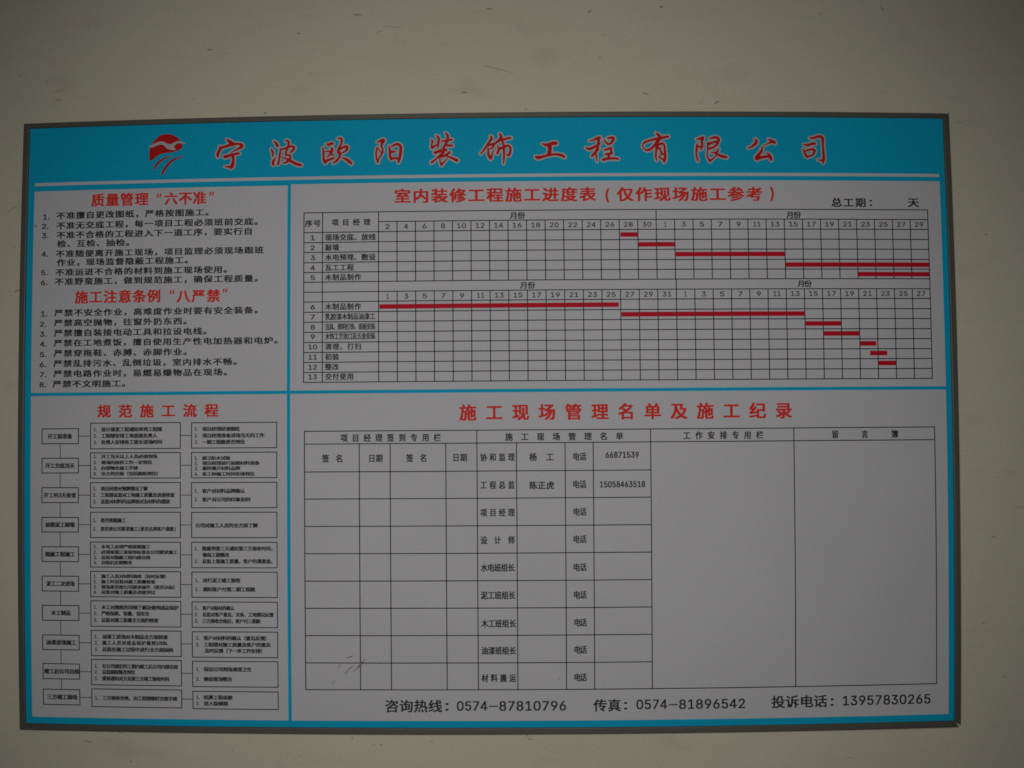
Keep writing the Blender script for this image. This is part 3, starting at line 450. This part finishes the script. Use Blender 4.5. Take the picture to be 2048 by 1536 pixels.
# ------------------------------------------------------------------ geometry helpers
# board coordinates are millimetres: x right, y up from the centre, n out of the wall.
# The cheap panel is not quite true: its sides belly outwards a few millimetres between the corners.
BOW = 0.05430546618
def place(x, y, n, bowed=True):
    X, Y = x * MM, y * MM
    if bowed:
        s = 1 - BOW * (X * X + Y * Y)
        X, Y = X * s, Y * s
    return (X, -n * MM, Y)

def new_object(name, verts, faces, mat, parent=None, label=None, smooth=False):
    me = bpy.data.meshes.new(name)
    me.from_pydata(verts, [], faces)
    me.materials.append(mat)
    if smooth:
        me.polygons.foreach_set('use_smooth', [True] * len(me.polygons))
    me.update()
    o = bpy.data.objects.new(name, me)
    scene.collection.objects.link(o)
    if parent is not None: o.parent = parent
    if label: o['label'] = label
    return o

class Flat:
    """flat print: polygons in board millimetres, laid n mm off the sheet"""
    def __init__(self, n): self.n = n; self.v = []; self.f = []
    def poly(self, pts, faces, n=None):
        b = len(self.v); n = self.n if n is None else n
        self.v += [place(x, y, n) for x, y in pts]
        self.f += [tuple(b + i for i in f) for f in faces]
    def rect(self, x0, y0, x1, y1, step=25.0, n=None):
        if x1 < x0: x0, x1 = x1, x0
        if y1 < y0: y0, y1 = y1, y0
        a = max(1, int(math.ceil((x1 - x0) / step))); c = max(1, int(math.ceil((y1 - y0) / step)))
        pts = [(x0 + (x1 - x0) * i / a, y0 + (y1 - y0) * j / c) for j in range(c + 1) for i in range(a + 1)]
        w = a + 1
        self.poly(pts, [(j * w + i, j * w + i + 1, (j + 1) * w + i + 1, (j + 1) * w + i) for j in range(c) for i in range(a)], n)
    def hline(self, x0, x1, y, t): self.rect(x0, y - t / 2, x1, y + t / 2)
    def vline(self, x, y0, y1, t): self.rect(x - t / 2, y0, x + t / 2, y1)
    def build(self, name, mat, parent, label=None):
        return new_object(name, self.v, self.f, mat, parent, label)

# glyphs come from the fonts that ship inside Blender (Inter, with its CJK fallback)
_fonts = {}
def font(name):
    if name not in _fonts:
        try: _fonts[name] = bpy.data.fonts.load(bpy.utils.system_resource('DATAFILES', path='fonts') + '/' + name)
        except Exception: _fonts[name] = None
    return _fonts[name]
_gc = {}
def glyph(body):
    if body not in _gc:
        cu = bpy.data.curves.new('glyph', 'FONT')
        f = font('Inter.woff2') if ord(body[0]) < 0x2100 else None
        if f: cu.font = f
        cu.body = body; cu.resolution_u = 3
        o = bpy.data.objects.new('glyph', cu)
        scene.collection.objects.link(o)
        bpy.context.view_layer.update()
        me = bpy.data.meshes.new_from_object(o.evaluated_get(bpy.context.evaluated_depsgraph_get()))
        v = [(p.co.x, p.co.y) for p in me.vertices]; f = [tuple(p.vertices) for p in me.polygons]
        bpy.data.objects.remove(o); bpy.data.curves.remove(cu); bpy.data.meshes.remove(me)
        _gc[body] = (v, f)
    return _gc[body]

FOUR = ([(.262, 0), (.326, 0), (.326, .116), (.262, .116), (.028, .116), (.405, .116), (.405, .170), (.028, .170),
         (.262, .170), (.326, .170), (.326, .509), (.262, .509), (.098, .170), (.262, .412)],
        [(0, 1, 2, 3), (4, 5, 6, 7), (8, 9, 10, 11), (7, 12, 13, 11)])
_adv = {}
def line_glyphs(body):
    """a short Latin string put together glyph by glyph"""
    V, F, x = [], [], 0.0
    for c in body:
        v, f = FOUR if c == '4' else glyph(c)
        if c not in _adv:
            a, b = glyph(c)[0], glyph(c + c)[0]
            _adv[c] = max(p[0] for p in b) - max(p[0] for p in a)
        n = len(V)
        V += [(p[0] + x, p[1]) for p in v]; F += [tuple(n + i for i in g) for g in f]
        x += _adv[c]
    return V, F

def stamp(fl, pts, faces, wx, wy):
    """heavier print: the glyph laid down several times, each impression a hair above the last"""
    k = 0
    for dx, dy in ([(0, 0)] if not (wx or wy) else [(-1, -.6), (1, -.6), (-1, .6), (1, .6), (0, 0)]):
        fl.poly([(x + dx * wx, y + dy * wy) for x, y in pts], faces, fl.n + 0.012 * k); k += 1

def lay_string(fl, body, x0, x1, y, h, off):
    v, f = line_glyphs(body)
    xs = [p[0] for p in v]; ys = [p[1] for p in v]
    ax, bx, ay, by = min(xs), max(xs), min(ys), max(ys)
    sx = (x1 - x0) / (bx - ax); sy = h / (by - ay); cy = (ay + by) / 2
    w = off * h
    stamp(fl, [(x0 + (p[0] - ax) * sx, y + (p[1] - cy) * sy) for p in v], f, w, w)

def lay_cjk(fl, body, x0, x1, y, h, gw, off):
    if body[-1] in '。，、': x1 = x1 + gw * 0.55
    adv = [0.55 if ord(c) < 128 else 1.0 for c in body]
    pitch = (x1 - x0 - gw) / max(1e-6, sum(adv) - 1) if len(body) > 1 else 0
    x = 0.0
    sx = gw / 0.91; sy = h / 0.91
    for c, a in zip(body, adv):
        v, f = glyph(c)
        if c != ' ' and v:
            if ord(c) < 128:
                w = max(p[0] for p in v) + min(p[0] for p in v)
                cx, cy, ax = w / 2, 0.26, pitch * (x + a / 2) - pitch / 2 + gw / 2
            else:
                cx, cy, ax = 0.5, 0.38, pitch * (x + 0.5) - pitch / 2 + gw / 2
            e = 1.45 if ord(c) < 128 else 1.0
            stamp(fl, [(x0 + ax + (p[0] - cx) * sx * e, y + (p[1] - cy) * sy * e) for p in v], f, off * gw, off * h)
        x += a

def strokes_mesh(strokes, grow, step=0.42):
    """brush strokes (x, y, half width) merged into one outline by contouring their distance field"""
    P = [p for s in strokes for p in s]
    R = max(p[2] for p in P) + grow + 1.5
    x0, x1 = min(p[0] for p in P) - R, max(p[0] for p in P) + R
    y0, y1 = min(p[1] for p in P) - R, max(p[1] for p in P) + R
    nx, ny = int((x1 - x0) / step) + 2, int((y1 - y0) / step) + 2
    X, Y = np.meshgrid(x0 + step * np.arange(nx), y0 + step * np.arange(ny))
    D = np.full(X.shape, 1e9)
    def seg(a, b):
        dx, dy = b[0] - a[0], b[1] - a[1]
        t = np.clip(((X - a[0]) * dx + (Y - a[1]) * dy) / (dx * dx + dy * dy + 1e-9), 0, 1)
        return np.hypot(X - a[0] - t * dx, Y - a[1] - t * dy) - (a[2] + (b[2] - a[2]) * t) - grow
    for s in strokes:
        # round the corners of the polyline
        q = [s[0]]
        for i in range(1, len(s) - 1):
            a, b, c = s[i - 1], s[i], s[i + 1]
            for t in (0.3, 0.7):
                u, w = (a, b) if t < 0.5 else (b, c)
                k = 0.72 if t < 0.5 else 0.28
                q.append(tuple(u[j] + (w[j] - u[j]) * k for j in range(3)))
        q.append(s[-1])
        for a, b in zip(q, q[1:]): D = np.minimum(D, seg(a, b))
    verts, faces, vid = [], [], {}
    def vert(key, p):
        if key not in vid: vid[key] = len(verts); verts.append(p)
        return vid[key]
    for j in range(ny - 1):
        run = None
        for i in range(nx - 1):
            cs = ((i, j), (i + 1, j), (i + 1, j + 1), (i, j + 1))
            dv = [D[b, a] for a, b in cs]
            if min(dv) >= 0: continue
            poly = []
            for k in range(4):
                (a, b), (c, d) = cs[k], cs[(k + 1) % 4]
                da, dc = dv[k], dv[(k + 1) % 4]
                if da < 0: poly.append(vert(('c', a, b), (x0 + a * step, y0 + b * step)))
                if (da < 0) != (dc < 0):
                    t = da / (da - dc)
                    key = ('e',) + tuple(sorted(((a, b), (c, d))))
                    poly.append(vert(key, (x0 + (a + (c - a) * t) * step, y0 + (b + (d - b) * t) * step)))
            if len(poly) >= 3: faces.append(tuple(poly))
    return verts, faces

# ------------------------------------------------------------------ the wall
WALL_N = -10.0
wv = [(-2.6, 0.010, -ZC), (2.6, 0.010, -ZC), (2.6, 0.010, 1.35), (-2.6, 0.010, 1.35), (-2.6, 0.20, -ZC), (2.6, 0.20, -ZC), (2.6, 0.20, 1.35), (-2.6, 0.20, 1.35)]
wf = [(0, 1, 2, 3), (5, 4, 7, 6), (4, 0, 3, 7), (1, 5, 6, 2), (3, 2, 6, 7), (4, 5, 1, 0)]
wall = new_object('wall', wv, wf, M['wall'])
wall.location = (0, 0, ZC)
wall['kind'] = 'structure'

def blot(pts, r):
    """a ragged little stain following a short path"""
    path = []
    for a, b in zip(pts, pts[1:]):
        L = math.hypot(b[0] - a[0], b[1] - a[1]); k = max(2, int(L / 1.2))
        path += [(a[0] + (b[0] - a[0]) * i / k, a[1] + (b[1] - a[1]) * i / k) for i in range(k)]
    path.append(pts[-1])
    left, right = [], []
    for i, p in enumerate(path):
        a = path[max(0, i - 1)]; b = path[min(len(path) - 1, i + 1)]
        dx, dy = b[0] - a[0], b[1] - a[1]; L = math.hypot(dx, dy) or 1
        t = i / (len(path) - 1)
        w = r * (0.25 + 0.75 * math.sin(math.pi * min(1, max(0, t)))) * random.uniform(0.55, 1.25)
        left.append((p[0] - dy / L * w, p[1] + dx / L * w))
        right.append((p[0] + dy / L * w * random.uniform(.7, 1.2), p[1] - dx / L * w))
    n = len(path)
    return left + right, [(i, i + 1, n + i + 1, n + i) for i in range(n - 1)]

for pts, r, kind in WALL_MARKS:
    p, f = blot(pts, r)
    new_object('scuff_mark', [place(x, y, WALL_N + 0.25, False) for x, y in p], f, MARKS[kind], wall)

# ------------------------------------------------------------------ the notice board
board = bpy.data.objects.new('notice_board', None)
scene.collection.objects.link(board)
board.location = (0, 0, ZC)
board['label'] = 'wide cyan and white notice board with Chinese tables, in grey metal frame on cream wall'
board['category'] = 'notice board'

# backing panel (a thin box) and the cyan printed sheet laid on it
def sheet_box(x0, x1, y0, y1, n0, n1):
    fl = Flat(n1); fl.rect(x0, y0, x1, y1, 30)
    lo, hi = fl, Flat(n0)
    hi.rect(x0, y0, x1, y1, 2000)
    return fl, hi
bk = Flat(-8.0); bk.rect(-595, -387, 595, 387, 60)
base = len(bk.v)
front = Flat(-0.4); front.rect(-595, -387, 595, 387, 60)
bk.v += front.v; bk.f += [tuple(base + i for i in f) for f in front.f]
bk.build('backing_panel', M['back'], board)
fl = Flat(0.0); fl.rect(-594, -386, 594, 387.5, 25)
sheet = fl.build('blue_sheet', M['blue'], board, 'cyan printed sheet that shows as the header band and borders')

# the aluminium frame: four mitred rails
ox0, ox1, oy0, oy1 = -600.0, 600.0, -391.75, 391.75
ix0, ix1, iy0, iy1 = GX['b_l'], GX['b_r'], GY['b_b'], GY['b_t']
PROFILE = [(0.0, -10.0), (0.0, 2.2), (0.05, 2.75), (0.14, 3.0), (0.86, 3.0), (0.96, 2.6), (1.0, 2.0), (1.0, -0.3)]
def rail(a_out, b_out, a_in, b_in, label):
    N = 40; v = []; f = []
    for i in range(N + 1):
        t = i / N
        o = (a_out[0] + (b_out[0] - a_out[0]) * t, a_out[1] + (b_out[1] - a_out[1]) * t)
        q = (a_in[0] + (b_in[0] - a_in[0]) * t, a_in[1] + (b_in[1] - a_in[1]) * t)
        for d, n in PROFILE:
            v.append(place(o[0] + (q[0] - o[0]) * d, o[1] + (q[1] - o[1]) * d, n))
    k = len(PROFILE)
    for i in range(N):
        for j in range(k - 1):
            f.append((i * k + j, (i + 1) * k + j, (i + 1) * k + j + 1, i * k + j + 1))
    f.append(tuple(range(k - 1, -1, -1))); f.append(tuple(N * k + j for j in range(k)))
    o = new_object('frame_rail', v, f, M['rail'], board, label)
    return o
rail((ox0, oy1), (ox1 - 3.2, oy1), (ix0, iy1), (ix1, iy1), 'top frame rail, cut a little short at its right end')
rail((ox1, oy1 + 1.3), (ox1, oy0 + 2.6), (ix1 + .02, iy1 + .02), (ix1 + .02, iy0 - .02), 'right frame rail, its top corner sticking up')
rail((ox1 - 2.6, oy0), (ox0 + 0.1, oy0), (ix1, iy0), (ix0, iy0), 'bottom frame rail')
rail((ox0, oy0 + 0.1), (ox0, oy1 - 0.1), (ix0 - .02, iy0 - .02), (ix0 - .02, iy1 + .02), 'left frame rail')

# header: stripe, emblem, twelve brushed characters
fl = Flat(0.15); fl.rect(GX['p_l'] + 0.3, GY['st'] - 2.0, 584.4, GY['st'] + 2.0, 25)
fl.build('header_stripe', M['white'], sheet)

def fill(pts):
    tris = tessellate_polygon([[Vector((x, y, 0)) for x, y in pts]])
    return pts, [tuple(t) for t in tris]
def smooth_loop(pts):
    out = []
    n = len(pts)
    for i in range(n):
        a, b, c = pts[i - 1], pts[i], pts[(i + 1) % n]
        # keep sharp corners
        v1 = (b[0] - a[0], b[1] - a[1]); v2 = (c[0] - b[0], c[1] - b[1])
        cs = (v1[0] * v2[0] + v1[1] * v2[1]) / ((math.hypot(*v1) * math.hypot(*v2)) or 1)
        if cs < 0.45: out.append(b)
        else:
            out.append((b[0] + (a[0] - b[0]) * .25, b[1] + (a[1] - b[1]) * .25)); out.append((b[0] + (c[0] - b[0]) * .25, b[1] + (c[1] - b[1]) * .25))
    return out
fl = Flat(0.20)
for P in LOGO_POLY[:2]: fl.poly(*fill(smooth_loop(P)))
v, f = strokes_mesh(LOGO_STROKE, 0.0, 0.3); fl.poly(v, f)
logo = fl.build('emblem', M['red'], board, 'red sun emblem with a white bird and two sweeping strokes')
fl = Flat(0.32); fl.poly(*fill(smooth_loop(LOGO_POLY[2])))
fl.build('bird', M['glow'], logo)

for ch, st in TITLE:
    fl = Flat(0.30); fl.poly(*strokes_mesh(st, 0.0))
    o = fl.build('title_character', M['red'], board)
    fl = Flat(0.16); fl.poly(*strokes_mesh(st, 1.75, 0.6))
    fl.build('pale_outline', M['glow'], o)

# the four white fields
DV, HD = GX['div'], GY['hd']
PT, PB, PL, PR = GY['p_t'], GY['p_b'], GX['p_l'], GX['p_r']
W_N = 0.15
def field(name, x0, x1, y0, y1, label):
    fl = Flat(W_N); fl.rect(x0, y0, x1, y1, 25)
    return fl.build(name, M['white'], board, label)
h, hv = 2.1, 2.1
PAN = {
 'rules': field('rules_panel', PL, DV - hv, HD + h, PT - 1.2, 'white upper left field with two red headings above numbered rules'),
 'schedule': field('schedule_panel', DV + hv, PR, HD + h, PT + 0.2, 'white upper right field with the progress table and red bars'),
 'flow': field('flowchart_panel', PL, DV - hv, PB, HD - h, 'white lower left field with a flow chart of small framed boxes'),
 'roster': field('roster_panel', DV + hv, PR, PB, HD - h, 'white lower right field with the sign-in table and phone numbers'),
}

# progress table
T = 1.25
g = Flat(0.42)
sL, s1, s2, sR = GX['s0'], GX['s1'], GX['s2'], GX['sR']
rows = [GY['sr%d' % i] for i in range(15)]
y0, y1, y2 = GY['st0'], GY['st1'], GY['st2']
bot = rows[-1]
for y in [y0, y2] + rows: 
    if y in (rows[5],): g.hline(sL, sR, y, T)
    else: g.hline(sL, sR, y, T)
g.hline(s2, sR, y1, T)
for x in (sL, s1, s2, sR): g.vline(x, y0 + T / 2, bot - T / 2, T)
c1 = [s2 + (GX['s3'] - s2) * i / 15 for i in range(16)] + [GX['s3'] + (567.26 - GX['s3']) * i / 15 for i in range(1, 15)]
for i, x in enumerate(c1[1:], 1):
    g.vline(x, y0 if i == 15 else y1, rows[4], T)
c2 = [s2 + (GX['s4'] - s2) * i / 16 for i in range(17)] + [GX['s4'] + (567.26 - GX['s4']) * i / 14 for i in range(1, 14)]
for i, x in enumerate(c2[1:], 1):
    g.vline(x, rows[4] if i == 16 else rows[5], bot, T)
g.build('table_grid', M['line'], PAN['schedule'], 'thin dark grid of the progress table')
for x0, x1, y in BARS:
    fl = Flat(0.30); fl.rect(x0, y - 2.9, x1, y + 2.9, 25)
    fl.build('progress_bar', M['bar'], PAN['schedule'])
def days(nums, xs, y, label):
    fl = Flat(0.36)
    xs = xs + [567.26]
    for i, n in enumerate(nums):
        cx = (xs[i] + xs[i + 1]) / 2 - 0.2
        w = 5.0 if n < 10 else 11.0
        if n == 1: w = 2.6
        if n == 11: w = 9.0
        lay_string(fl, str(n), cx - w / 2, cx + w / 2, y, 6.1, 0.03)
    fl.build('day_numbers', M['black'], PAN['schedule'], label)
days(list(range(2, 31, 2)) + list(range(1, 30, 2)), c1, (y1 + y2) / 2, 'upper row of day numbers')
days(list(range(1, 32, 2)) + list(range(1, 28, 2)), c2, (rows[5] + rows[6]) / 2, 'lower row of day numbers')

# roster table
g = Flat(0.42)
rx = [GX['r0']] + [GX['r%d' % i] for i in range(1, 10)] + [GX['rR']]
rt0, rt1 = GY['rt0'] + 0.2, GY['rt1'] + 0.2
rr = [GY['rr%d' % i] for i in range(9)]
for y in (rt0, rt1, rr[-1]): g.hline(rx[0], rx[-1], y, T)
for y in rr[:-1]: g.hline(rx[0], rx[8], y, T)
for i, x in enumerate(rx):
    top = rt0 if i in (0, 4, 8, 9, 10) else rt1
    g.vline(x, top + (T / 2 if i in (0, 10) else 0), rr[-1] - T / 2, T)
g.build('table_grid', M['line'], PAN['roster'], 'thin dark grid of the sign-in table')

# flow chart boxes and their connectors
cols = {0: {}, 1: {}, 2: {}}
for c, i, x0, x1, ya, yb in BOXES:
    cols[c][i] = (x0, x1, ya, yb)
    fl = Flat(0.36); t = 1.2
    fl.hline(x0, x1, ya, t); fl.hline(x0, x1, yb, t)
    fl.vline(x0 + t / 2, yb + t / 2, ya - t / 2, t); fl.vline(x1 - t / 2, yb + t / 2, ya - t / 2, t)
    fl.build('flow_box', M['line'], PAN['flow'])
def connector(x0, y0, x1, y1):
    fl = Flat(0.33)
    if abs(x1 - x0) > abs(y1 - y0): fl.hline(x0, x1, y0, 0.95)
    else: fl.vline(x0, y0, y1, 0.95)
    fl.build('flow_connector', M['line'], PAN['flow'])
for i in range(10):
    a, b, c = cols[0][i], cols[1][i], cols[2][i]
    ym = (a[2] + a[3]) / 2
    connector(a[1], ym, b[0], ym)
    ym = (b[2] + b[3]) / 2
    connector(b[1], ym, c[0], ym)
    if i < 9: connector((a[0] + a[1]) / 2, a[3], 0, cols[0][i + 1][2]) if False else None
    if i < 9:
        fl = Flat(0.33); xm = (a[0] + a[1]) / 2
        fl.vline(xm, cols[0][i + 1][2], a[3], 0.95)
        fl.build('flow_connector', M['line'], PAN['flow'])

# all the lettering
OFF = {'r': 0.038, 'b': 0.038, 'B': 0.034, 'B1': 0.028, 's': 0.055, 'd': 0.045, 'D': 0.030, 'q': 0.03, 'q:': 0.03, 'dash': 0.0}
GROW = {'heading': 'heading', 'text_line': 'black', 'phone_line': 'black', 'cell_text': 'black'}
cur = None
def flush():
    global cur
    if cur: cur[0].build(cur[1], M[GROW[cur[1]]], PAN[cur[2]])
    cur = None
prev = None
for panel, kind, body, x0, x1, y, hh, gw in TEXT:
    if kind == 'r' or (kind == 'q'): nm = 'heading'
    elif kind in ('B1', 'D', 'dash'): nm = 'phone_line'
    elif kind == 'q:': nm = cur[1]
    elif panel == 'roster' or (panel == 'schedule' and kind in 'bB' and y > 0 and hh > 8.1): nm = 'cell_text'
    else: nm = 'text_line'
    same = cur and cur[1] == nm and cur[2] == panel and abs(cur[3] - y) < 9.5
    join = same and ((nm == 'heading') or (nm == 'phone_line' and kind != 'B1') or
                     (nm == 'text_line' and ((panel == 'rules' and prev == 'd') or (panel != 'rules' and kind == 'd'))))
    if kind == 'q:': join = True
    if not join:
        flush(); cur = [Flat(0.36), nm, panel, y]
    if kind in ('r', 'b', 'B', 'B1', 's'): lay_cjk(cur[0], body, x0, x1, y, hh, gw, OFF[kind])
    else: lay_string(cur[0], body, x0, x1, y, hh, OFF[kind])
    prev = kind
flush()

# scuffs and scratches on the printed face
for s in SCUFF:
    pts = [(p[0], p[1]) for p in s]
    p, f = blot(pts, max(q[2] for q in s))
    fl = Flat(0.5); fl.poly(p, f)
    fl.build('scuff_mark', M['scuff'], PAN['roster'] if s[0][1] < 0 and s[0][0] > DV else PAN['rules'])

scene.cycles.use_denoising = False
